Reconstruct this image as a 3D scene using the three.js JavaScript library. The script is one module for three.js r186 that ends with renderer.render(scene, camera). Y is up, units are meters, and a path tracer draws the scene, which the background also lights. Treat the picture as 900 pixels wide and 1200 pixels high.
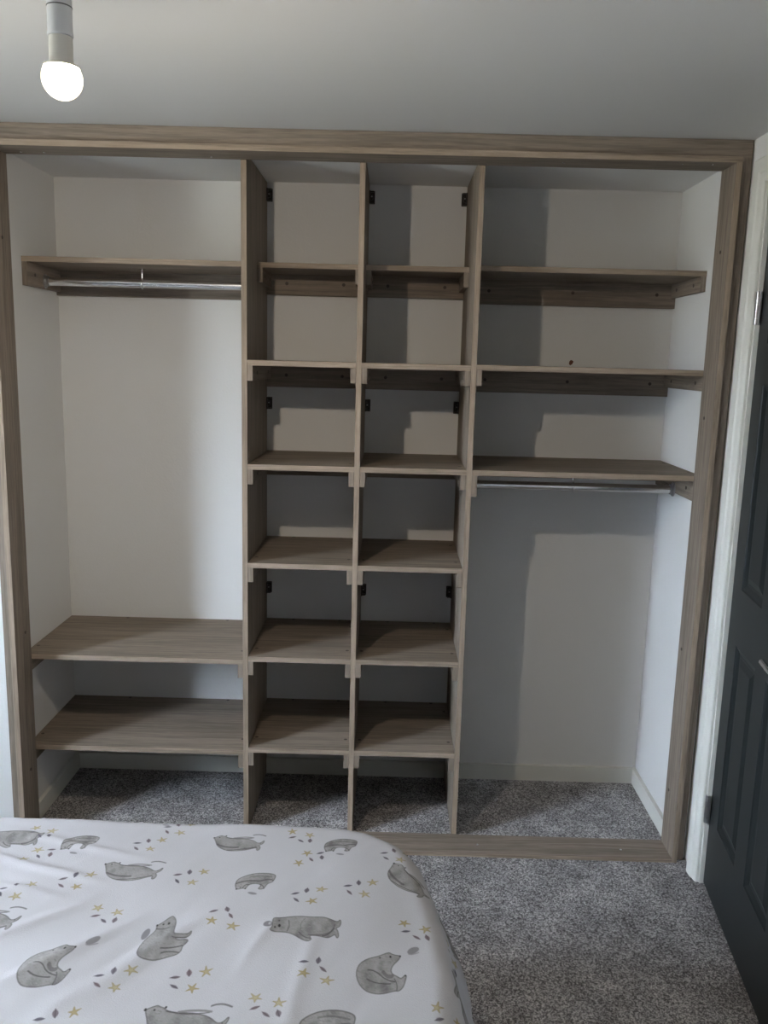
import * as THREE from 'three';
import { RoundedBoxGeometry } from 'three/addons/geometries/RoundedBoxGeometry.js';
import { mergeGeometries, mergeVertices } from 'three/addons/utils/BufferGeometryUtils.js';
import { RectAreaLightUniformsLib } from 'three/addons/lights/RectAreaLightUniformsLib.js';

// ---------------------------------------------------------------- camera, sky, light, exposure
const scene = new THREE.Scene();
const renderer = new THREE.WebGLRenderer({ antialias: true });
renderer.toneMapping = THREE.LinearToneMapping;
renderer.toneMappingExposure = 0.94;
renderer.shadowMap.enabled = true;
const camera = new THREE.PerspectiveCamera(62.27, 900 / 1200, 0.05, 50);
camera.rotation.order = 'YXZ';
camera.position.set(1.3212, 1.6945, 2.6981);
camera.rotation.set(-0.1777, 0.0055, 0.0256);
{ // an overcast sky outside the window: brightest overhead, dull ground below the horizon
  const h = 64, d = new Float32Array(8 * h * 4);
  for (let j = 0; j < h; j++) for (let i = 0; i < 8; i++) {
    const e = ((j + 0.5) / h - 0.5) * Math.PI, l = e > 0 ? (1 + 2 * Math.sin(e)) / 3 : 0.14;
    d.set(e > 0 ? [0.83 * l, 0.97 * l, 1.16 * l, 1] : [0.95 * l, l, 0.95 * l, 1], 4 * (j * 8 + i));
  }
  const t = new THREE.DataTexture(d, 8, h, THREE.RGBAFormat, THREE.FloatType); t.mapping = THREE.EquirectangularReflectionMapping; t.magFilter = THREE.LinearFilter; t.needsUpdate = true;
  scene.background = t; scene.backgroundIntensity = 118;
}
RectAreaLightUniformsLib.init();
const BULB = 2.5;                                                // candela of the ceiling bulb

// ---------------------------------------------------------------- helpers
let seed = 7;
const rnd = () => { seed = (seed * 1664525 + 1013904223) >>> 0; return seed / 4294967296; };
const used = {};
function numbered(name) { used[name] = (used[name] ?? -1) + 1; return used[name] ? `${name}_${String(used[name]).padStart(3, '0')}` : name; }
function shade(m) { m.castShadow = m.receiveShadow = true; return m; }
function mesh(name, geo, mat, parent) {
  const m = shade(new THREE.Mesh(geo, mat)); m.name = numbered(name); (parent ?? scene).add(m); return m;
}
function part(name, geo, mat, parent, x = 0, y = 0, z = 0) {
  const m = shade(new THREE.Mesh(geo, mat)); m.position.set(x, y, z);
  const n = parent.children.filter((c) => c.name.replace(/_\d+$/, '') === name).length;
  m.name = n ? `${name}_${String(n).padStart(3, '0')}` : name; parent.add(m); return m;
}
function thing(name, label, category, [x, y, z] = [0, 0, 0], group) {
  const o = new THREE.Group(); o.name = numbered(name); o.position.set(x, y, z); scene.add(o);
  o.userData = { label, category }; if (group) o.userData.group = group; return o;
}
function struct(name, geo, mat, parent) { const m = mesh(name, geo, mat, parent); if (!parent) m.userData.kind = 'structure'; return m; }
const box = (x0, x1, y0, y1, z0, z1) => new THREE.BoxGeometry(x1 - x0, y1 - y0, z1 - z0).translate((x0 + x1) / 2, (y0 + y1) / 2, (z0 + z1) / 2);
// metre uv on each face from the dominant normal; grain axis g runs along v
function metreUV(geo, g = 'y', ou = 0, ov = 0) {
  const G = geo.index ? geo.toNonIndexed() : geo, p = G.attributes.position, n = G.attributes.normal, uv = new Float32Array(p.count * 2);
  for (let i = 0; i < p.count; i += 3) {
    const s = [0, 0, 0];
    for (let k = 0; k < 3; k++) { s[0] += Math.abs(n.getX(i + k)); s[1] += Math.abs(n.getY(i + k)); s[2] += Math.abs(n.getZ(i + k)); }
    const d = s.indexOf(Math.max(...s)), gi = 'xyz'.indexOf(g);
    const ax = [0, 1, 2].filter((a) => a !== d);
    const v = ax.includes(gi) ? gi : ax[1], u = ax.find((a) => a !== v);
    for (let k = 0; k < 3; k++) {
      const c = [p.getX(i + k), p.getY(i + k), p.getZ(i + k)];
      uv[2 * (i + k)] = c[u] + ou + d * 0.13; uv[2 * (i + k) + 1] = c[v] + ov + d * 0.31;
    }
  }
  G.setAttribute('uv', new THREE.BufferAttribute(uv, 2)); G.clearGroups(); return G;
}
function board(x0, x1, y0, y1, z0, z1, g, r = 0.0008) {
  const w = x1 - x0, h = y1 - y0, d = z1 - z0;
  const G = new RoundedBoxGeometry(w, h, d, 1, Math.min(r, w / 3, h / 3, d / 3));
  G.translate((x0 + x1) / 2, (y0 + y1) / 2, (z0 + z1) / 2);
  return metreUV(G, g, rnd() * 3, rnd() * 3);
}
// ---- periodic value noise
function noiseField(P, Q) { const a = new Float32Array(P * Q).map(() => rnd()); return (x, y) => {
  const xi = Math.floor(x), yi = Math.floor(y), fx = x - xi, fy = y - yi, sx = fx * fx * (3 - 2 * fx), sy = fy * fy * (3 - 2 * fy);
  const A = (i, j) => a[((j % Q) + Q) % Q * P + ((i % P) + P) % P];
  return (A(xi, yi) * (1 - sx) + A(xi + 1, yi) * sx) * (1 - sy) + (A(xi, yi + 1) * (1 - sx) + A(xi + 1, yi + 1) * sx) * sy; }; }
function dataTex(w, h, fn, srgb, rx, ry) {
  const d = new Uint8Array(w * h * 4);
  for (let j = 0; j < h; j++) for (let i = 0; i < w; i++) { const c = fn(i / w, j / h); for (let k = 0; k < 3; k++) d[4 * (j * w + i) + k] = Math.max(0, Math.min(255, c[k])); d[4 * (j * w + i) + 3] = 255; }
  const t = new THREE.DataTexture(d, w, h); t.wrapS = t.wrapT = THREE.RepeatWrapping; t.magFilter = THREE.LinearFilter; t.minFilter = THREE.LinearMipmapLinearFilter; t.generateMipmaps = true;
  if (srgb) t.colorSpace = THREE.SRGBColorSpace; t.repeat.set(rx, ry); t.needsUpdate = true; return t;
}
const lerp = (a, b, t) => a + (b - a) * t, sstep = (a, b, x) => { const t = Math.max(0, Math.min(1, (x - a) / (b - a))); return t * t * (3 - 2 * t); };

// ---------------------------------------------------------------- materials
const wood = (() => {   // grey-brown oak effect board, 0.5 m across x 1.6 m along
  const n1 = noiseField(64, 8), n2 = noiseField(170, 24), n3 = noiseField(256, 60), n4 = noiseField(10, 4), n5 = noiseField(6, 3);
  const f = (u, v) => {
    const warp = (n5(u * 6, v * 3) - 0.5) * 0.05 + (n4(u * 10, v * 4) - .5) * .02;
    const U = u + warp;
    const a = n1(U * 64, v * 8), b = n2(U * 170, v * 24), c = n3(u * 256, v * 60), l = n4(U * 10, v * 4);
    return 0.36 * a + 0.26 * b + 0.16 * c + 0.22 * l - 0.35 * Math.pow(Math.max(0, b - 0.72), 1) * 3 * a;
  };
  const map = dataTex(512, 1024, (u, v) => { const t = sstep(0.12, 0.80, f(u, v)); return [lerp(112, 147, t), lerp(102, 134, t), lerp(91, 121, t)]; }, true, 2.6, 1 / 1.4);
  const bump = dataTex(512, 1024, (u, v) => { const t = 255 * f(u, v); return [t, t, t]; }, false, 2.6, 1 / 1.4);
  return new THREE.MeshPhysicalMaterial({ map, bumpMap: bump, bumpScale: 0.0004, roughness: 0.62, specularIntensity: 0.45 });
})();
const edge = wood.clone(); edge.color = new THREE.Color().setRGB(1.3, 1.26, 1.2);
const wallTex = (() => { const a = noiseField(128, 128), b = noiseField(256, 256); return dataTex(512, 512, (u, v) => { const t = 255 * (0.6 * a(u * 128, v * 128) + 0.4 * b(u * 256, v * 256)); return [t, t, t]; }, false, 1.6, 1.6); })();
const paint = new THREE.MeshStandardMaterial({ color: new THREE.Color().setRGB(0.76, 0.76, 0.75), roughness: 0.9, bumpMap: wallTex, bumpScale: 0.0004 });
const whitePaint = new THREE.MeshStandardMaterial({ color: new THREE.Color().setRGB(0.80, 0.80, 0.79), roughness: 0.95 });
const greyPaint = new THREE.MeshStandardMaterial({ color: new THREE.Color().setRGB(0.26, 0.27, 0.29), roughness: 0.9, bumpMap: wallTex, bumpScale: 0.0004 });
const ceilPaint = new THREE.MeshStandardMaterial({ color: new THREE.Color().setRGB(0.68, 0.68, 0.67), roughness: 0.95 });
const gloss = new THREE.MeshPhysicalMaterial({ color: new THREE.Color().setRGB(0.74, 0.74, 0.69), roughness: 0.5 });
const carpet = (() => {
  const a = noiseField(150, 150), b = noiseField(300, 300), c = noiseField(14, 14), d = noiseField(512, 512), e = noiseField(5, 5);
  const f = (u, v) => 0.26 * a(u * 150, v * 150) + 0.44 * b(u * 300, v * 300) + 0.30 * d(u * 512, v * 512);
  const map = dataTex(1024, 1024, (u, v) => { const t = sstep(0.2, 0.8, f(u, v)), k = 0.86 + 0.2 * c(u * 14, v * 14) + .1 * e(u * 5, v * 5); return [lerp(84, 196, t) * k, lerp(82, 193, t) * k, lerp(83, 192, t) * k]; }, true, 1 / 0.8, 1 / 0.8);
  const bump = dataTex(1024, 1024, (u, v) => { const t = 255 * f(u, v); return [t, t, t]; }, false, 1 / 0.8, 1 / 0.8);
  return new THREE.MeshPhysicalMaterial({ map, bumpMap: bump, bumpScale: 0.004, roughness: 1, specularIntensity: 0.1, sheen: 0.2, sheenRoughness: 0.8, sheenColor: new THREE.Color(0.5, 0.5, 0.5) });
})();
const chrome = new THREE.MeshStandardMaterial({ color: new THREE.Color().setRGB(0.88, 0.89, 0.90), metalness: 1, roughness: 0.22 });
const steel = new THREE.MeshStandardMaterial({ color: new THREE.Color().setRGB(0.45, 0.45, 0.46), metalness: 1, roughness: 0.35 });
const darkHole = new THREE.MeshStandardMaterial({ color: new THREE.Color().setRGB(0.05, 0.035, 0.025), roughness: 0.6 });
const brownPlastic = new THREE.MeshStandardMaterial({ color: new THREE.Color().setRGB(0.018, 0.012, 0.009), roughness: 0.4 });
const whitePlastic = new THREE.MeshPhysicalMaterial({ color: new THREE.Color().setRGB(0.72, 0.71, 0.70), roughness: 0.4 });
const creamPlastic = new THREE.MeshPhysicalMaterial({ color: new THREE.Color().setRGB(0.74, 0.70, 0.62), roughness: 0.4 });
const doorPaint = new THREE.MeshPhysicalMaterial({ color: new THREE.Color().setRGB(0.014, 0.018, 0.019), roughness: 0.42, specularIntensity: 0.6 });

// ---------------------------------------------------------------- the room
const L = -1.05, RW = 2.392, H = 2.372, ZF = -0.03, ZB = -0.571, XL = 0.058, XR = 2.366, ZR = 3.1, AC = 2.325;
struct('floor', metreUV(box(L - 0.3, RW + 1.2, -0.12, 0, ZB - 0.12, ZR + 0.12), 'z'), carpet);
struct('ceiling', metreUV(box(L - 0.3, RW + 1.2, H, H + 0.12, ZF, ZR + 0.12)), ceilPaint);
struct('ceiling_alcove', metreUV(box(L - 0.3, RW + 0.3, AC, H + 0.12, ZB - 0.12, ZF)), whitePaint);
struct('wall_back', metreUV(box(XL - 0.1, XR + 0.1, 0, AC, ZB - 0.12, ZB)), paint);
struct('wall_alcove_left', metreUV(box(L - 0.3, XL, 0, AC, ZB - 0.12, ZF)), paint);
struct('wall_alcove_right', metreUV(box(XR, RW + 0.3, 0, AC, ZB - 0.12, ZF)), paint);
struct('wall_front', metreUV(box(L - 0.3, RW + 0.3, 0, H, ZR, ZR + 0.12)), greyPaint);
// left wall with the window that gives the daylight
const W0 = 1.12, W1 = 1.86, WY0 = 0.96, WY1 = 2.16;
{
  const g = mergeGeometries([box(L - 0.28, L, 0, WY0, ZF, ZR), box(L - 0.28, L, WY1, H, ZF, ZR), box(L - 0.28, L, WY0, WY1, ZF, W0), box(L - 0.28, L, WY0, WY1, W1, ZR)].map((b) => metreUV(b)));
  struct('wall_left', g, greyPaint);
  const win = new THREE.Group(); win.name = 'window_1'; win.userData.kind = 'structure'; scene.add(win);
  const x0 = L - 0.2, x1 = L - 0.14;
  part('window_frame', mergeGeometries([box(x0, x1, WY0, WY0 + 0.05, W0, W1), box(x0, x1, WY1 - 0.05, WY1, W0, W1), box(x0, x1, WY0, WY1, W0, W0 + 0.05), box(x0, x1, WY0, WY1, W1 - 0.05, W1)].map((b) => metreUV(b))), gloss, win);
  part('window_sill', new RoundedBoxGeometry(0.18, 0.025, W1 - W0 + 0.1, 2, 0.006).translate(L - 0.06, WY0 + 0.012, (W0 + W1) / 2), gloss, win);
}
// right wall with the door opening
const DZ0 = 0.118, DZ1 = 0.82, DY = 2.225;
struct('wall_right', mergeGeometries([box(RW, RW + 0.12, 0, H, ZF, DZ0 - 0.03), box(RW, RW + 0.12, DY + 0.03, H, DZ0 - 0.03, DZ1 + 0.03), box(RW, RW + 0.12, 0, H, DZ1 + 0.03, ZR)].map((b) => metreUV(b))), paint);
struct('wall_hall', metreUV(mergeGeometries([box(RW + 0.7, RW + 0.8, 0, H, ZF, ZR), box(RW + 0.12, RW + 0.7, 0, H, ZF, ZF + 0.05), box(RW + 0.12, RW + 0.7, 0, H, ZR - 0.1, ZR)])), paint);
// door lining and architrave
{
  const lin = (z0, z1, y0, y1) => box(RW - 0.001, RW + 0.12, y0, y1, z0, z1);
  struct('trim_1', metreUV(mergeGeometries([lin(DZ0 - 0.03, DZ0, 0, DY + 0.03), lin(DZ1, DZ1 + 0.03, 0, DY + 0.03), lin(DZ0, DZ1, DY, DY + 0.03)])), gloss);
  // stepped architrave profile, outer edge to inner edge (w) and proud of the wall (t)
  const prof = [[0, 0], [0, 0.019], [0.003, 0.021], [0.036, 0.021], [0.039, 0.0185], [0.042, 0.0165], [0.058, 0.0145], [0.064, 0.012], [0.066, 0.009], [0.066, 0]];
  const shape = new THREE.Shape(prof.map(([w, t]) => new THREE.Vector2(w, t)));
  const OUT = DZ0 - 0.006 - 0.066, TOP = DY + 0.006 + 0.066;
  const up = (zOuter, dir, h) => {           // vertical run with a mitred top
    const g = new THREE.ExtrudeGeometry(shape, { depth: 1, bevelEnabled: false, steps: 1 }), p = g.attributes.position;
    for (let i = 0; i < p.count; i++) { const w = p.getX(i), t = p.getY(i), s = p.getZ(i); p.setXYZ(i, RW - t, s > 0.5 ? h - w : 0, zOuter + dir * w); }
    const G = g.toNonIndexed(); G.computeVertexNormals(); return G;
  };
  const across = (() => {
    const g = new THREE.ExtrudeGeometry(shape, { depth: 1, bevelEnabled: false, steps: 1 }), p = g.attributes.position;
    for (let i = 0; i < p.count; i++) { const w = p.getX(i), t = p.getY(i), s = p.getZ(i); p.setXYZ(i, RW - t, TOP - w, s > 0.5 ? DZ1 + 0.072 - w : OUT + w); }
    const G = g.toNonIndexed(); G.computeVertexNormals(); return G;
  })();
  struct('trim_2', up(OUT, 1, TOP), gloss);
  struct('trim_3', across, gloss);
  struct('trim_4', up(DZ1 + 0.072, -1, TOP), gloss);
}
// skirting boards in the alcove
{
  const sk = 0.066, t = 0.014;
  const run = (len) => { const s = new THREE.Shape([[0, 0], [t, 0], [t, sk - 0.012], [t - 0.003, sk - 0.004], [t - 0.008, sk], [0, sk]].map((a) => new THREE.Vector2(...a))); return new THREE.ExtrudeGeometry(s, { depth: len, bevelEnabled: false }); };
  struct('baseboard_back', run(XR - XL).rotateY(Math.PI / 2).scale(1, 1, -1).translate(XL, 0, ZB).toNonIndexed(), gloss).geometry = metreUV(box(XL, XR, 0, sk, ZB, ZB + t), 'x');
  struct('baseboard_left', metreUV(box(XL, XL + t, 0, sk, ZB + t, -0.116), 'z'), gloss);
  struct('baseboard_right', metreUV(box(XR - t, XR, 0, sk, ZB + t, -0.116), 'z'), gloss);
}
// a small bare filler spot on the back wall above the middle right shelf
{
  const s = new THREE.Shape(); const pts = []; for (let i = 0; i < 14; i++) { const a = i / 14 * 6.283, r = 0.0075 * (0.8 + 0.4 * rnd()); pts.push(new THREE.Vector2(Math.cos(a) * r, Math.sin(a) * r * 1.3)); }
  s.setFromPoints(pts);
  const m = part('filler_spot', new THREE.ExtrudeGeometry(s, { depth: 0.0015, bevelEnabled: false }), new THREE.MeshStandardMaterial({ color: 0x6d4638, roughness: 0.9 }), scene.getObjectByName('wall_back'), 1.997, 1.702, ZB);
}

// ---------------------------------------------------------------- wardrobe frame
const T = 0.018, JL = 0.088, JR = 2.336, HY = 2.302, ZD = -0.115;
{
  const f = thing('wardrobe_frame', 'grey-brown oak effect frame lining the wide opening of the built-in wardrobe', 'frame', [0, 0, 0]);
  const hole = new THREE.CylinderGeometry(0.0055, 0.0055, 0.002, 12);
  const lj = part('jamb', board(JL - T, JL, 0, HY, ZD, 0.004, 'y'), wood, f);
  const rj = part('jamb', board(JR, JR + T, 0, HY, ZD, 0.004, 'y'), wood, f);
  const hd = part('header', board(JL - T, JR + T, HY, HY + T, ZD, 0.004, 'x'), wood, f);
  const th = part('threshold', board(JL, JR, 0, 0.014, ZD, 0.004, 'x'), wood, f);
  part('edge_band', board(JL - T, JL, 0.0, HY, 0.004, 0.005, 'y'), edge, lj);
  part('edge_band', board(JR, JR + T, 0.0, HY, 0.004, 0.005, 'y'), edge, rj);
  part('edge_band', board(JL - T, JR + T, HY, HY + T, 0.004, 0.005, 'x'), edge, hd);
  part('edge_band', board(JL, JR, 0.0, 0.014, 0.004, 0.005, 'x'), edge, th);
  const xo0 = JL - T - 0.028, xo1 = RW - 0.004;
  part('facing', board(xo0, xo1, HY + T, H - 0.001, ZF, -0.012, 'x'), wood, f);
  part('facing', board(xo0, JL - T, 0.002, HY + T, ZF, -0.012, 'y'), wood, f);
  { // the right facing narrows a little towards the floor
    const g = board(JR + T, xo1, 0.002, HY + T, ZF, -0.012, 'y'), p = g.attributes.position;
    for (let i = 0; i < p.count; i++) if (p.getX(i) > xo1 - 0.01) p.setX(i, p.getX(i) - 0.008 * (1 - p.getY(i) / HY));
    part('facing', g, wood, f);
  }
  for (const [y, z] of [[2.051, -0.062], [1.534, -0.071], [0.746, -0.084], [0.226, -0.084]]) part('screw_hole', hole.clone().rotateZ(Math.PI / 2), darkHole, rj, JR - 0.0002, y, z);
  for (const [y, z] of [[2.042, -0.056], [0.745, -0.074], [0.247, -0.062]]) part('screw_hole', hole.clone().rotateZ(Math.PI / 2), darkHole, lj, JL + 0.0002, y, z);
  const cap = new THREE.SphereGeometry(0.0042, 10, 6).scale(1, 0.4, 1);
  for (const [x, z] of [[0.15, -0.08], [0.221, -0.084], [0.741, -0.087], [1.217, -0.083], [1.828, -0.052], [2.184, -0.03], [2.276, -0.028]]) part('screw', cap, chrome, hd, x, HY, z);
  for (const [x, z] of [[1.666, -0.05], [2.172, -0.044]]) part('screw', cap, chrome, th, x, 0.014, z);
}
// ---------------------------------------------------------------- upright panels
const XA = 0.8265, XB = 1.2025, XC = 1.5785;
function bracket(parent, side, x, y) {   // small dark corner block screwed to panel and wall
  const b = part('corner_bracket', mergeGeometries([
    new RoundedBoxGeometry(0.004, 0.046, 0.022, 2, 0.0015).translate(side * 0.002, 0, 0.011),
    new RoundedBoxGeometry(0.020, 0.046, 0.004, 2, 0.0015).translate(side * 0.010, 0, 0.002),
    new RoundedBoxGeometry(0.017, 0.005, 0.018, 2, 0.0015).translate(side * 0.0085, 0.019, 0.009),
    new RoundedBoxGeometry(0.017, 0.005, 0.018, 2, 0.0015).translate(side * 0.0085, -0.019, 0.009),
    new RoundedBoxGeometry(0.013, 0.02, 0.014, 2, 0.004).translate(side * 0.0065, 0, 0.007)]), brownPlastic, parent, x, y, ZB);
  part('screw', new THREE.SphereGeometry(0.003, 8, 6).scale(1, 1, 0.5), steel, b, side * 0.0085, 0.002, 0.0145);
}
[[XA, 'tall grey-brown upright panel between the left hanging bay and the cubby columns', [1]],
 [XB, 'tall grey-brown upright panel in the middle, dividing the two cubby columns', [1]],
 [XC, 'tall grey-brown upright panel between the cubby columns and the right bay', [-1]]].forEach(([x, lab, sides]) => {
  const u = thing('upright_panel', lab, 'panel', [0, 0, 0], 'upright panels of the wardrobe');
  part('panel', board(x, x + T, 0, AC - 0.001, ZB + 0.001, ZD - 0.0025, 'y'), wood, u);
  part('edge_band', board(x, x + T, 0, AC - 0.001, ZD - 0.0025, ZD - 0.001, 'y', 0.0004), edge, u);
  for (const s of sides) for (const y of [2.279, 1.521, 0.793]) bracket(u, s, s > 0 ? x + T : x, y);
});
// ---------------------------------------------------------------- shelves with their battens
const knot = new THREE.CylinderGeometry(0.0062, 0.0062, 0.0016, 12);
const BW = 0.018;
function shelf(x0, x1, y, zf, label, group, o = {}) {
  const s = thing('shelf', label, 'shelf', [0, 0, 0], group);
  const e = 0.0006; x0 += e; x1 -= e;
  const b = part('shelf_board', board(x0, x1, y - T, y, ZB + 0.001, zf - 0.0015, 'x'), wood, s);
  part('edge_band', board(x0, x1, y - T, y, zf - 0.0015, zf, 'x', 0.0004), edge, s);
  const hs = o.hs ?? 0.05, hb = o.hb ?? 0.08, zb0 = zf - (o.inset ?? 0.001);
  for (const side of [-1, 1]) {
    const h = side < 0 ? (o.hl ?? hs) : (o.hr ?? hs); if (!h) continue;
    const a = side < 0 ? x0 : x1 - BW, zs = ZB + 0.001 + (o.lap ? T : T);
    const bt = part('batten', board(a, a + BW, y - T - h, y - T, zs, zb0, 'z'), wood, s);
    const len = zb0 - zs;
    for (const t of [0.2, 0.78]) part('screw_hole', knot.clone().rotateZ(Math.PI / 2), darkHole, bt, side < 0 ? a + BW + 0.0002 : a - 0.0002, y - T - h * 0.5, zs + len * t);
  }
  const bb = part('batten', board(x0, x1, y - T - hb, y - T, ZB + 0.001, ZB + 0.001 + T, 'x'), wood, s);
  const n = o.holes ?? 2;
  for (let k = 0; k < n; k++) part('screw_hole', knot.clone().rotateX(Math.PI / 2), darkHole, bb, lerp(x0 + 0.075, x1 - 0.07, k / (n - 1)), y - T - hb * 0.45, ZB + T + 0.0012);
  const tops = [[x1 - 0.018, 0.05], [x1 - 0.018, 0.30]].filter((a) => ZB + 0.57 - a[1] > 0);
  if (y < 1.5) for (const [xx, dz] of [[x1 - 0.016, 0.09], [x0 + 0.016, 0.09], [x1 - 0.016, (zf - ZB) * 0.8], [lerp(x0, x1, 0.3), zf - ZB - 0.012], [lerp(x0, x1, 0.82), zf - ZB - 0.012]])
    part('screw_hole', knot, darkHole, b, xx, y - 0.0004, zf - dz);
  return s;
}
const YS = [2.016, 1.683, 1.339, 1.0, 0.664, 0.324];
const ORD = ['topmost, shallow', 'second', 'third', 'fourth', 'fifth', 'lowest'];
[[XA + T, XB, 'left'], [XB + T, XC, 'right']].forEach(([a, b, side]) => YS.forEach((y, i) => {
  const lab = i === 0 ? `shallow set-back top shelf of the ${side} cubby column` : i === 5 ? `lowest shelf of the ${side} cubby column, just above the carpet` : `${ORD[i]} shelf from the top in the ${side} cubby column`;
  shelf(a, b, y, i ? ZD - 0.001 : -0.332, lab, 'shelves of the two cubby columns', { hb: i === 1 ? 0.082 : 0.075 });
}));
shelf(XL, XA, 2.009, -0.255, 'narrow shelf above the chrome clothes rail in the left bay', 'shelves of the left bay', { hl: 0.078, hr: 0.078, hb: 0.09, holes: 3 });
shelf(XL, XA, 0.652, ZD - 0.001, 'deep shelf in the left bay below the bare white wall, upper of the low pair', 'shelves of the left bay', { holes: 3, hb: 0.05 });
shelf(XL, XA, 0.314, ZD - 0.001, 'deep shelf in the left bay close above the carpet, lower of the low pair', 'shelves of the left bay', { holes: 3, hb: 0.05 });
shelf(XC + T, XR, 2.014, -0.246, 'narrow set-back top shelf in the right bay', 'shelves of the right bay', { hl: 0, holes: 3, hb: 0.088 });
shelf(XC + T, XR, 1.686, ZD - 0.001, 'middle shelf in the right bay with dark batten beneath', 'shelves of the right bay', { holes: 3, hb: 0.085 });
shelf(XC + T, XR, 1.339, ZD - 0.001, 'shelf above the chrome clothes rail in the right bay', 'shelves of the right bay', { hl: 0.072, hr: 0.072, holes: 3, hb: 0.06 });
// ---------------------------------------------------------------- clothes rails
function rail(x0, x1, y, z, xs, yShelf, label, ry, rz) {
  const r = thing('clothes_rail', label, 'clothes rail', [0, 0, 0], 'chrome clothes rails');
  part('rod', new THREE.CylinderGeometry(1, 1, x1 - x0, 28).rotateZ(Math.PI / 2).scale(1, ry, rz).translate((x0 + x1) / 2, y, z), chrome, r);
  for (const [x, s] of [[x0, 1], [x1, -1]]) {
    const soc = part('end_socket', mergeGeometries([
      new THREE.CylinderGeometry(1, 1, 0.004, 24).rotateZ(Math.PI / 2).scale(1, ry + 0.010, rz + 0.009).translate(x + s * 0.002, y, z),
      new THREE.CylinderGeometry(1, 1, 0.012, 24, 1, true).rotateZ(Math.PI / 2).scale(1, ry + 0.003, rz + 0.003).translate(x + s * 0.008, y, z)]), steel, r);
    for (const d of [-1, 1]) part('screw', new THREE.SphereGeometry(0.003, 8, 6), steel, soc, x + s * 0.004, y + d * (ry + 0.006), z);
  }
  const ring = new THREE.TorusGeometry(1, 0.0028 / 0.014, 8, 28).rotateY(Math.PI / 2).scale(0.014, ry + 0.002, rz + 0.002).translate(xs, y, z);
  const stem = new THREE.CylinderGeometry(0.0032, 0.0032, yShelf - y - ry, 10).translate(xs, (yShelf + y + ry) / 2, z);
  const plate = new THREE.CylinderGeometry(0.011, 0.011, 0.003, 16).translate(xs, yShelf - 0.0015, z);
  part('support_hook', mergeGeometries([ring, stem, plate].map((g) => g.toNonIndexed())), chrome, r);
}
rail(XL + BW + 0.001, XA - BW - 0.001, 1.939, -0.405, 0.424, 2.009 - T, 'chrome clothes rail hanging under the narrow shelf of the left bay', 0.0145, 0.010);
rail(XC + T + BW + 0.001, XR - BW - 0.001, 1.260, -0.34, 1.984, 1.339 - T, 'chrome clothes rail hanging under the lowest shelf of the right bay', 0.0150, 0.0140);

// ---------------------------------------------------------------- pendant light
{
  const X = 0.768, Z = 1.212, p = thing('pendant_lamp', 'bare lit bulb in a white lampholder hanging from the ceiling', 'ceiling light', [X, 2.101, Z]);
  const lathe = (pts, seg = 40) => new THREE.LatheGeometry(pts.map((a) => new THREE.Vector2(...a)), seg);
  const glow = new THREE.MeshStandardMaterial({ color: 0xffffff, emissive: new THREE.Color().setRGB(1, 0.86, 0.62), emissiveIntensity: 3.2, roughness: 0.5 });
  const dome = [];
  for (let i = 0; i <= 20; i++) { const a = -Math.PI / 2 + i / 20 * 2.09; dome.push([Math.max(1e-4, 0.0325 * Math.cos(a)), 0.0325 + 0.0325 * Math.sin(a)]); }
  const bulb = part('light_bulb', lathe(dome), glow, p);
  part('bulb_collar', lathe([[0.0240, 0.0490], [0.0286, 0.0490], [0.0290, 0.0505], [0.0286, 0.0520], [0.0195, 0.0560], [0.0190, 0.066], [0.0190, 0.082], [0.0180, 0.099], [0.0170, 0.104]]), creamPlastic, bulb);
  const h = part('lampholder', lathe([[0.0165, 0.099], [0.0165, 0.0955], [0.0195, 0.0955], [0.0205, 0.097], [0.0205, 0.101], [0.0196, 0.103], [0.0196, 0.1395], [0.0186, 0.1398], [0.0186, 0.1412], [0.0197, 0.1416], [0.0197, 0.160], [0.0185, 0.172], [0.014, 0.180], [0.006, 0.184], [0.0035, 0.19], [0.0035, 0.192]]), whitePlastic, p);
  part('holder_ring', new THREE.TorusGeometry(0.0194, 0.0010, 8, 40).rotateX(Math.PI / 2).translate(0, 0.1405, 0), new THREE.MeshStandardMaterial({ color: 0x5a5654, roughness: 0.6 }), h);
  part('cord', new THREE.CylinderGeometry(0.003, 0.003, 0.078, 12).translate(0, 0.222, 0), whitePlastic, p);
  part('ceiling_rose', lathe([[0.0001, 0.245], [0.008, 0.245], [0.03, 0.255], [0.036, 0.263], [0.036, 0.2708], [0.0001, 0.2708]]), whitePlastic, p);
  const l = new THREE.PointLight(new THREE.Color().setRGB(1, 0.86, 0.68), BULB, 0, 2); l.name = 'bulb_light'; l.position.set(0, 0.0450, 0); l.castShadow = true; l.shadow.radius = 0.9; p.add(l);
}
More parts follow.
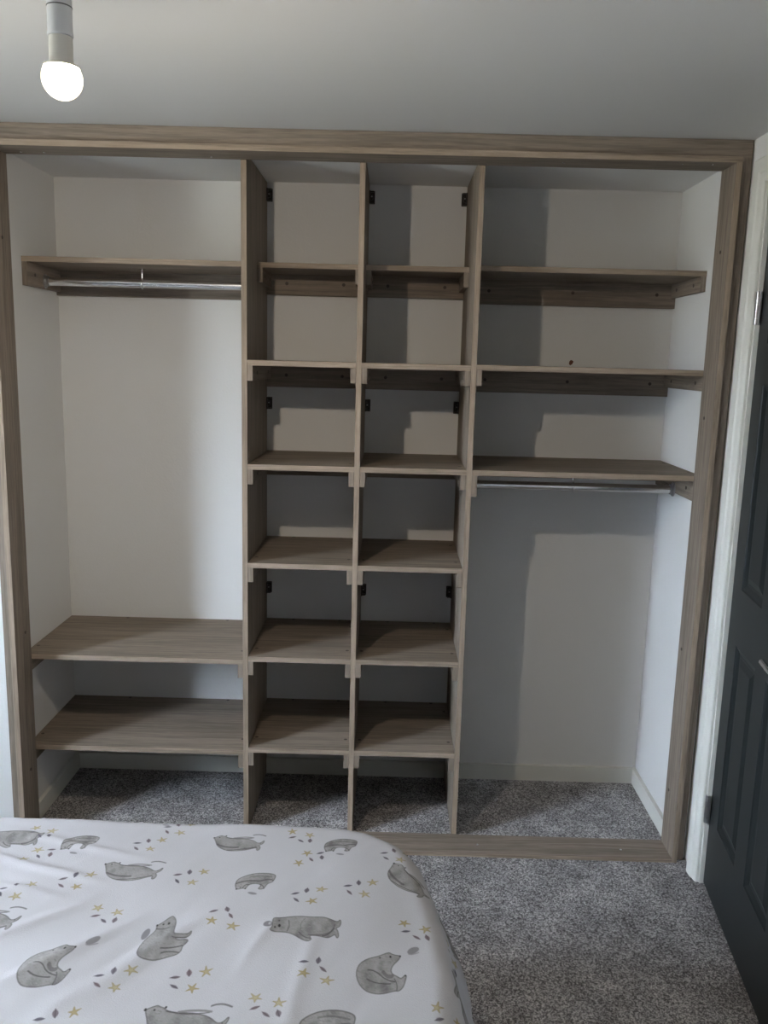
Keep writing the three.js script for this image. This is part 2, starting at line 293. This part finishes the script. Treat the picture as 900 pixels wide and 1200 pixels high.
// ---------------------------------------------------------------- bed and duvet
{
  const bed = thing('bed', 'single bed standing lengthwise under the bear-print duvet', 'bed', [0, 0, 0]);
  part('mattress', new RoundedBoxGeometry(1.9, 0.22, 0.80, 4, 0.05).translate(0.42, 0.405, 1.25), new THREE.MeshStandardMaterial({ color: 0xd8d5cf, roughness: 0.9 }), bed);
  part('bed_base', board(-0.53, 1.37, 0.12, 0.295, 0.86, 1.64, 'x', 0.004), wood, bed);
  for (const x of [-0.48, 1.30]) for (const z of [0.90, 1.60]) part('leg', new THREE.CylinderGeometry(0.025, 0.02, 0.12, 16).translate(x, 0.06, z), wood, bed);
}
const S0 = -0.95, S1 = 2.05, T0 = 0.25, T1 = 2.25;      // the flat cloth, metres
const duvetMap = (() => {
  const PX = 680, cw = Math.round((S1 - S0) * PX), ch = Math.round((T1 - T0) * PX);
  const cv = document.createElement('canvas'); cv.width = cw; cv.height = ch; const c = cv.getContext('2d');
  c.fillStyle = '#e4e2e4'; c.fillRect(0, 0, cw, ch);
  const at = (x, z) => [(x - S0) * PX, (z - T0) * PX];
  // outlines on a 600-unit photo scale: [points], crop centre
  const OUT = {
    curl: [[390, 280], [405, 290], [430, 295], [470, 297], [462, 318], [440, 340], [415, 362], [400, 392], [414, 414], [445, 424], [472, 440], [495, 415], [510, 418], [500, 450], [485, 490], [455, 512], [430, 508], [350, 530], [290, 530], [235, 520], [190, 488], [165, 440], [170, 392], [195, 355], [250, 328], [310, 315], [350, 296]],
    sit: [[270, 58], [285, 66], [305, 82], [322, 118], [328, 182], [350, 188], [400, 186], [438, 182], [450, 162], [458, 180], [440, 204], [400, 210], [345, 212], [380, 222], [425, 212], [452, 218], [440, 240], [420, 255], [425, 280], [405, 304], [345, 318], [270, 344], [195, 346], [140, 332], [118, 292], [132, 232], [165, 190], [195, 155], [180, 126], [215, 108], [240, 82]],
    stretch: [[105, 108], [120, 104], [140, 104], [180, 98], [250, 86], [330, 84], [400, 82], [470, 78], [525, 90], [560, 104], [585, 104], [596, 86], [607, 110], [598, 142], [568, 150], [585, 160], [600, 200], [585, 218], [570, 190], [555, 200], [520, 218], [480, 212], [380, 208], [412, 234], [385, 250], [340, 238], [290, 214], [240, 196], [180, 192], [120, 194], [92, 186], [112, 166], [104, 140]],
    lie: [[735, 397], [760, 385], [800, 370], [815, 378], [845, 382], [860, 396], [930, 406], [1010, 402], [1090, 415], [1140, 432], [1170, 452], [1205, 442], [1222, 418], [1232, 424], [1220, 458], [1185, 472], [1206, 482], [1206, 510], [1188, 526], [1172, 516], [1178, 498], [1150, 502], [1080, 528], [990, 540], [900, 536], [835, 514], [790, 482], [765, 436]],
    graze: [[440, 262], [442, 218], [470, 196], [520, 172], [590, 158], [660, 158], [705, 166], [720, 178], [716, 205], [704, 232], [680, 240], [668, 250], [655, 285], [632, 292], [610, 286], [628, 266], [622, 252], [585, 246], [545, 254], [530, 272], [527, 292], [505, 286], [485, 294], [458, 297], [452, 282]],
  };
  const C = { curl: [335, 405], sit: [285, 205], stretch: [345, 160], lie: [985, 455], graze: [580, 228] };
  function trace(p) { c.beginPath(); const n = p.length; for (let i = 0; i < n; i++) { const a = p[i], b = p[(i + 1) % n], m = [(a[0] + b[0]) / 2, (a[1] + b[1]) / 2]; i ? c.quadraticCurveTo(a[0], a[1], m[0], m[1]) : c.moveTo((p[n - 1][0] + a[0]) / 2, (p[n - 1][1] + a[1]) / 2); if (!i) c.quadraticCurveTo(a[0], a[1], m[0], m[1]); } c.closePath(); }
  const line = (p, w, col) => { c.lineWidth = w; c.strokeStyle = col; c.lineCap = 'round'; c.beginPath(); c.moveTo(...p[0]); for (let i = 1; i < p.length - 1; i += 2) c.quadraticCurveTo(...p[i], ...p[i + 1]); c.stroke(); };
  const dot = (x, y, r, col) => { c.fillStyle = col; c.beginPath(); c.ellipse(x, y, r, r, 0, 0, 7); c.fill(); };
  function bear(kind, x, z, k = 1, rot = 0, flip = 1) {
    const [px, pz] = at(x, z); c.save(); c.translate(px, pz); c.rotate(rot); c.scale(flip * k * PX / (6 * 611), k * PX / (6 * 370)); c.translate(-C[kind][0], -C[kind][1]);
    const o = OUT[kind], xs = o.map((a) => a[0]), ys = o.map((a) => a[1]), x0 = Math.min(...xs), x1 = Math.max(...xs), y0 = Math.min(...ys), y1 = Math.max(...ys);
    trace(o); c.fillStyle = '#aeaba7'; c.fill(); c.save(); c.clip();
    // watercolour washes: paler in the body, darker along the back and below
    for (let i = 0; i < 26; i++) {
      const gx = lerp(x0, x1, rnd()), gy = lerp(y0, y1, rnd()), r = 18 + 45 * rnd(), g = c.createRadialGradient(gx, gy, 0, gx, gy, r), dk = rnd() < 0.45;
      g.addColorStop(0, dk ? 'rgba(96,93,91,0.38)' : 'rgba(206,203,200,0.42)'); g.addColorStop(1, dk ? 'rgba(96,93,91,0)' : 'rgba(206,203,200,0)'); c.fillStyle = g; c.fillRect(x0, y0, x1 - x0, y1 - y0);
    }
    for (let i = 0; i < 420; i++) { const gx = lerp(x0, x1, rnd()), gy = lerp(y0, y1, rnd()), a = rnd() * 1.2 - 0.2; line([[gx, gy], [gx + 5, gy + 4 * a], [gx + 11, gy + 9 * a]], 2.2, rnd() < 0.5 ? 'rgba(84,80,77,0.34)' : 'rgba(228,224,220,0.42)'); }
    trace(o); c.lineWidth = 9; c.strokeStyle = 'rgba(84,80,78,0.40)'; c.stroke(); c.restore();
    trace(o); c.lineWidth = 2.6; c.strokeStyle = 'rgba(86,82,80,0.75)'; c.stroke();
    const ln = 'rgba(72,69,67,0.72)', W = 6;
    if (kind === 'curl') { line([[245, 400], [300, 395], [340, 430], [375, 452], [430, 458]], W, ln); line([[240, 450], [300, 478], [400, 470]], W, ln); line([[425, 440], [450, 470], [440, 508]], 5, ln); line([[350, 405], [380, 440], [410, 425]], 22, 'rgba(70,67,65,0.4)'); dot(398, 310, 7, '#3d3a38'); dot(466, 300, 6, '#3d3a38'); dot(500, 420, 5, '#3d3a38'); dot(325, 322, 6, ln); }
    if (kind === 'sit') { line([[190, 148], [250, 155], [280, 140]], 5, ln); line([[275, 275], [340, 270], [420, 250]], W, ln); line([[290, 300], [330, 280], [410, 290]], W, ln); line([[325, 205], [360, 215], [430, 205]], 4, ln); dot(266, 112, 8, '#353230'); dot(228, 118, 6, '#4a4745'); dot(186, 126, 6, '#353230'); c.fillStyle = '#9a979b'; c.beginPath(); c.ellipse(130, 184, 24, 36, 0.3, 0, 7); c.fill(); }
    if (kind === 'stretch') { dot(160, 152, 9, '#2d2a28'); dot(130, 165, 6, '#45413f'); dot(152, 122, 5, '#45413f'); line([[220, 115], [240, 150], [222, 185]], 5, ln); line([[310, 190], [350, 225], [395, 228]], 5, ln); line([[340, 95], [300, 130], [320, 170]], 4, 'rgba(72,69,67,0.4)'); line([[560, 150], [520, 205], [480, 205]], W, ln); line([[380, 205], [470, 212], [530, 180], [555, 160], [560, 130]], 9, 'rgba(80,77,75,0.45)'); c.fillStyle = '#8d8a8d'; c.beginPath(); c.ellipse(74, 148, 32, 20, 0, 0, 7); c.fill(); dot(88, 146, 10, '#c7c5c6'); }
    if (kind === 'lie') { line([[790, 470], [880, 510], [1000, 500]], 14, 'rgba(70,67,65,0.5)'); line([[860, 398], [960, 420], [1110, 402]], 5, ln); line([[930, 402], [1030, 385], [1120, 398]], 10, 'rgba(150,147,145,0.9)'); line([[900, 530], [1060, 525], [1170, 490]], 5, ln); dot(1198, 450, 4, ln); dot(850, 380, 6, '#3d3a38'); dot(738, 396, 7, '#3d3a38'); dot(790, 395, 5, '#3d3a38'); line([[1110, 370], [1160, 350], [1230, 372]], 9, 'rgba(120,117,116,0.8)'); }
    if (kind === 'graze') { line([[445, 250], [520, 215], [610, 225], [690, 200], [705, 215]], 10, 'rgba(80,77,75,0.55)'); line([[530, 195], [600, 175], [690, 190]], 8, 'rgba(90,87,85,0.4)'); line([[620, 250], [650, 260], [655, 285]], 5, ln); line([[540, 258], [510, 250], [500, 285]], 5, ln); dot(522, 290, 4.5, '#35302e'); dot(460, 294, 5, '#35302e'); dot(485, 280, 4, '#4a4745'); c.fillStyle = '#a19ea0'; c.beginPath(); c.ellipse(582, 324, 34, 9, 0.15, 0, 7); c.fill(); }
    if (kind === 'curl') { c.fillStyle = '#a19ea0'; c.beginPath(); c.ellipse(560, 252, 46, 20, -0.45, 0, 7); c.fill(); line([[525, 280], [550, 284], [600, 262]], 5, 'rgba(160,156,156,0.8)'); }
    c.restore();
  }
  function star(x, z, a) { const [px, pz] = at(x, z); c.save(); c.translate(px, pz); c.rotate(a); c.fillStyle = ['#cdc193', '#d2c8a0', '#c5b684'][Math.floor(rnd() * 3)]; c.beginPath(); for (let i = 0; i < 10; i++) { const r = (i % 2 ? 0.0035 : 0.0115 * (0.85 + 0.3 * rnd())) * PX, t = i / 10 * 6.283; c.lineTo(Math.cos(t) * r, Math.sin(t) * r * 1.15); } c.closePath(); c.fill(); c.lineWidth = 0.8; c.strokeStyle = 'rgba(150,128,62,0.6)'; c.stroke(); c.restore(); }
  function leaf(x, z, a, fat) { const [px, pz] = at(x, z), l = 0.0085 * PX, w = l * fat; c.save(); c.translate(px, pz); c.rotate(a); c.fillStyle = ['#7f7880', '#8b7f83', '#74707a', '#8f7d80'][Math.floor(rnd() * 4)]; c.beginPath(); c.moveTo(-l * 1.15, 0); c.quadraticCurveTo(-l * 0.2, -w * 1.5, l, 0); c.quadraticCurveTo(-l * 0.1, w * 1.5, -l * 1.15, 0); c.fill(); c.lineWidth = 0.8; c.strokeStyle = 'rgba(70,62,68,0.7)'; c.beginPath(); c.moveTo(-l * 1.3, 0); c.lineTo(l, 0); c.stroke(); c.restore(); }
  const TYPES = { P: [[-0.016, 0.043], [-0.052, 0.018], [-0.030, 0.006], [-0.048, 0.042]], Q: [[0.043, 0.013], [-0.002, -0.030], [0.024, -0.036], [0.035, -0.015]], R: [[0.043, 0.012], [0.004, 0.024], [0.046, 0.038], [0.025, 0.040]], S: [[-0.015, 0.042], [0.031, -0.003], [0.035, 0.018], [0.012, 0.027]] };
  function cluster(ty, x, z) { const q = TYPES[ty]; star(x, z, rnd() * 6); star(x + q[0][0], z + q[0][1], rnd() * 6); q.slice(1).forEach(([a, b], i) => leaf(x + a, z + b, [-0.5, 1.2, 0.5][i] + rnd() * 0.5, [0.55, 0.8, 0.55][i])); }
  const seen = [];
  const B = (k, x, z, ...r) => { seen.push([x, z]); bear(k, x, z, ...r); }, K = (t, x, z) => { seen.push([x, z]); cluster(t, x, z); };
  // warm print on the near part of the cloth, as it lies
  B('graze', 0.626, 0.905, 1.0); B('graze', 1.23, 0.878, 1.0); B('graze', 1.055, 1.04, 1.08); B('lie', 0.99, 0.888, 0.9); B('lie', 0.781, 1.02, 0.98); B('sit', 0.912, 1.231); B('curl', 0.716, 1.32); B('curl', 1.330, 1.30); B('stretch', 1.177, 1.194); B('lie', 0.999, 1.445, 1.1); B('graze', 1.24, 1.44, 1.25); B('lie', 0.545, 1.20); B('graze', 0.80, 0.765, 1); B('stretch', 0.46, 0.90);
  B('lie', 1.385, 1.005, 0.92, 0.72, 1); B('stretch', 1.54, 1.04, 0.9, 1.1); B('stretch', 1.50, 1.31, 0.9, 1.3);
  for (const [t, x, z] of [['R', 0.50, 0.847], ['S', 0.543, 0.941], ['P', 0.589, 1.082], ['P', 0.698, 1.038], ['R', 0.751, 1.147], ['P', 0.872, 1.322], ['P', 1.008, 1.315], ['P', 0.937, 1.01], ['P', 0.81, 0.88], ['Q', 0.991, 1.183], ['Q', 1.188, 1.32], ['S', 1.155, 0.919], ['R', 1.11, 0.826], ['P', 1.199, 1.065], ['P', 1.308, 1.029], ['R', 1.109, 1.381], ['P', 0.806, 1.427], ['P', 1.385, 0.885], ['R', 1.375, 1.15], ['R', 1.48, 1.16], ['R', 1.43, 1.38], ['P', 0.86, 0.80]]) K(t, x, z);
  const KIND = ['curl', 'graze', 'sit', 'lie', 'stretch'];
  for (let j = 0; j < 11; j++) for (let i = 0; i < 14; i++) {
    const x = S0 + 0.1 + i * 0.21 + (j % 2) * 0.105, z = T0 + 0.08 + j * 0.175, ok = (a) => seen.every(([p, q]) => Math.hypot(p - x - a, q - z) > 0.13) && !(x + a > 0.42 && x + a < 1.45 && z > 0.8 && z < 1.5);
    if (ok(0)) bear(KIND[(i * 2 + j * 3) % 5], x, z); if (ok(0.11)) cluster('PQRS'[(i + j) % 4], x + 0.11, z + 0.02);
  }
  const t = new THREE.CanvasTexture(cv); t.colorSpace = THREE.SRGBColorSpace; t.anisotropy = 8; return t;
})();
{
  const X0 = -0.52, Z0 = 0.818, Z1 = 1.66, RC = 0.13, TOPY = 0.570, RR = 0.055;
  const folds = [[0.36, 0.94, 0.72, 1.06, 0.012, 0.006], [0.30, 1.02, 0.66, 1.12, 0.014, 0.008], [0.45, 0.86, 0.80, 0.97, 0.012, 0.0045], [0.52, 1.30, 0.74, 1.12, 0.016, 0.005], [0.60, 1.42, 0.86, 1.16, 0.02, 0.005], [0.74, 1.45, 0.99, 1.15, 0.02, 0.004], [0.36, 1.24, 0.60, 1.08, 0.02, 0.006], [0.96, 1.25, 1.12, 1.07, 0.02, 0.0025], [1.16, 1.50, 1.20, 1.2, 0.016, 0.003], [1.06, 1.32, 1.12, 1.16, 0.012, 0.003], [0.42, 1.06, 0.60, 1.1, 0.02, -0.006],
    [1.42, 0.92, 1.62, 1.36, 0.014, 0.006], [1.47, 0.92, 1.72, 1.30, 0.018, 0.008], [1.55, 1.02, 1.80, 1.42, 0.02, -0.008], [1.44, 1.24, 1.64, 1.7, 0.02, 0.006]];
  const n1 = noiseField(40, 40), n2 = noiseField(90, 90);
  const bumpy = (s, t) => {
    let h = 0;
    for (const [a, b, c2, d, w, k] of folds) { const ux = c2 - a, uz = d - b, l2 = ux * ux + uz * uz, q = ((s - a) * ux + (t - b) * uz) / l2, e = Math.abs((s - a) * uz - (t - b) * ux) / Math.sqrt(l2); h += k * Math.exp(-e * e / (w * w)) * sstep(-0.15, 0.3, q) * sstep(1.15, 0.7, q); }
    return h + 0.010 * (n1(s * 7 + 3, t * 6) - 0.5) + 0.0022 * (n2((s + t * 0.7) * 34, (t - s * 0.7) * 10) - 0.5);
  };
  const place = (s, t) => {
    const X1 = 1.352 + 0.20 * Math.min(t - 0.84, 0.32 + 0.25 * (t - 1.16)) * sstep(1.9, 1.3, t);
    const cx = Math.min(Math.max(s, X0 + RC), X1 - RC), cz = Math.min(Math.max(t, Z0 + RC), Z1 - RC), dx = s - cx, dz = t - cz, m = Math.hypot(dx, dz);
    let x = s, z = t, y = TOPY, d = 0, nx = 0, nz = 0;
    if (m > RC) { d = m - RC; nx = dx / m; nz = dz / m; const q = RR * Math.PI / 2; let out, drop; if (d < q) { out = RR * Math.sin(d / RR); drop = RR * (1 - Math.cos(d / RR)); } else { const k = Math.max(0, nx) * 0.34 + 0.06, e = d - q, e1 = Math.min(e, 0.13); out = RR + k * e1; drop = RR + Math.sqrt(1 - k * k) * e1 + (e - e1); }
      const lim = TOPY - 0.06; if (drop > lim) drop = lim + (drop - lim) * 0.02;
      const wave = 0.014 * Math.sin((s * nz - t * nx) * 26 + s * 3) * sstep(0.05, 0.35, d); x = cx + nx * (RC + out + wave); z = cz + nz * (RC + out + wave); y = TOPY - drop; }
    const e = Math.min(s - X0, X1 - s, t - Z0, Z1 - t); y += 0.012 * sstep(-0.02, 0.28, e);
    const h = bumpy(s, t), k = sstep(0.02, 0.12, d); return [x + nx * h * k, y + h * (1 - k), z + nz * h * k];
  };
  const NS = 420, NT = 280, pos = new Float32Array((NS + 1) * (NT + 1) * 3), uv = new Float32Array((NS + 1) * (NT + 1) * 2), idx = [];
  const dm = 0.56, A = X0 - dm + 0.15, Bm = 1.56 + 0.40, C0 = Z0 - dm + 0.08, C1 = Z1 + dm - 0.08;
  for (let j = 0; j <= NT; j++) for (let i = 0; i <= NS; i++) {
    // round the flat cloth's corners a little so that they do not reach the floor
    let s = lerp(A, Bm, i / NS), t = lerp(C0, C1, j / NT);
    const q = place(s, t), k = j * (NS + 1) + i; pos.set(q, 3 * k); uv.set([(s - S0) / (S1 - S0), 1 - (t - T0) / (T1 - T0)], 2 * k);
    if (i < NS && j < NT) { const a = k, b = k + 1, c2 = k + NS + 1, e = c2 + 1; idx.push(a, c2, b, b, c2, e); }
  }
  const g = new THREE.BufferGeometry(); g.setAttribute('position', new THREE.BufferAttribute(pos, 3)); g.setAttribute('uv', new THREE.BufferAttribute(uv, 2)); g.setIndex(idx); g.computeVertexNormals();
  const weave = (() => { const a = noiseField(256, 256); return dataTex(256, 256, (u, v) => { const t = 255 * a(u * 256, v * 256); return [t, t, t]; }, false, 12, 12); })();
  const m = mesh('duvet', g, new THREE.MeshPhysicalMaterial({ map: duvetMap, color: new THREE.Color().setRGB(0.44, 0.435, 0.43), bumpMap: weave, bumpScale: 0.0004, roughness: 0.95, side: THREE.DoubleSide, sheen: 0.15, sheenRoughness: 0.6 }));
  m.userData = { label: 'white duvet printed with grey bears, gold stars and leaves, draped over the bed', category: 'duvet' };
}
// ---------------------------------------------------------------- door, ajar by seven degrees
{
  const dg = thing('door_1', 'dark charcoal panelled door standing ajar in the white frame at right', 'door', [2.4047, 0.006, 0.1195]);
  delete dg.userData.label; delete dg.userData.category; dg.userData = { kind: 'structure' };
  dg.rotation.y = -0.1220;          // local +z runs along the leaf from the hinge, local -x faces the room
  const DW = 0.68, DH = 2.205, th = 0.036;
  const shape = new THREE.Shape([[0, 0], [DW, 0], [DW, DH], [0, DH]].map((a) => new THREE.Vector2(...a)));
  const cols = [[0.088, 0.288], [0.385, 0.588]], rows = [[0.24, 0.855], [1.03, 1.645], [1.76, 2.06]];
  const rects = []; for (const [a, b] of cols) for (const [c, d] of rows) rects.push([a, b, c, d]);
  for (const [a, b, c, d] of rects) shape.holes.push(new THREE.Path([[a, c], [a, d], [b, d], [b, c]].map((v) => new THREE.Vector2(...v))));
  // shape (u, y) extruded by th; map u -> z, depth -> x
  const turn = (g) => { const p = g.attributes.position; for (let i = 0; i < p.count; i++) { const u = p.getX(i), y = p.getY(i), w = p.getZ(i); p.setXYZ(i, w, y, u); } const q = g.index ? g.toNonIndexed() : g; const P = q.attributes.position; for (let i = 0; i < P.count; i += 3) { const a = [P.getX(i + 1), P.getY(i + 1), P.getZ(i + 1)], b = [P.getX(i + 2), P.getY(i + 2), P.getZ(i + 2)]; P.setXYZ(i + 1, ...b); P.setXYZ(i + 2, ...a); } q.computeVertexNormals(); return q; };
  part('door_leaf', turn(new THREE.ExtrudeGeometry(shape, { depth: th, bevelEnabled: false })), doorPaint, dg);
  for (const [a, b, c, d] of rects) {
    // moulded recess: quad rings stepping in and back out to a raised field
    const steps = [[0, 0], [0.004, 0.0035], [0.012, 0.0065], [0.020, 0.0095], [0.030, 0.0095], [0.048, 0.0035], [0.051, 0.003]];
    const P = [], quad = (A, B, C, D) => P.push(...A, ...B, ...C, ...A, ...C, ...D), ring = ([o, w]) => [[w, c + o, a + o], [w, c + o, b - o], [w, d - o, b - o], [w, d - o, a + o]];
    for (let i = 0; i + 1 < steps.length; i++) { const r = ring(steps[i]), q = ring(steps[i + 1]); for (let k = 0; k < 4; k++) quad(r[k], r[(k + 1) % 4], q[(k + 1) % 4], q[k]); }
    const f = ring(steps.at(-1)); quad(f[0], f[1], f[2], f[3]);
    const back = ring([0, th - 0.004]); quad(back[3], back[2], back[1], back[0]);
    const g = new THREE.BufferGeometry(); g.setAttribute('position', new THREE.BufferAttribute(new Float32Array(P), 3)); g.computeVertexNormals(); part('door_panel', g, doorPaint, dg);
  }
  for (const y of [0.262, 1.866]) {
    const k = part('hinge', mergeGeometries([0, 1, 2, 3, 4].map((i) => new THREE.CylinderGeometry(0.0082, 0.0082, 0.0180, 14).translate(0, (i - 2) * 0.0195, 0))), steel, dg, -0.010, y, -0.004);
    part('hinge_leaf', new THREE.BoxGeometry(0.0016, 0.096, 0.018).translate(0.003, 0, 0.010), steel, k);
  }
  const lh = part('door_handle', new THREE.CylinderGeometry(0.0255, 0.0255, 0.008, 28).rotateZ(Math.PI / 2).translate(-0.004, 0, 0), chrome, dg, 0, 0.945, 0.605);
  const curve = new THREE.CatmullRomCurve3([[-0.006, 0, 0], [-0.035, 0, 0], [-0.050, 0.001, -0.010], [-0.054, 0.002, -0.040], [-0.052, 0.001, -0.080], [-0.050, 0, -0.112]].map((a) => new THREE.Vector3(...a)));
  part('lever', new THREE.TubeGeometry(curve, 30, 0.008, 12, false), chrome, lh);
}
renderer.render(scene, camera);
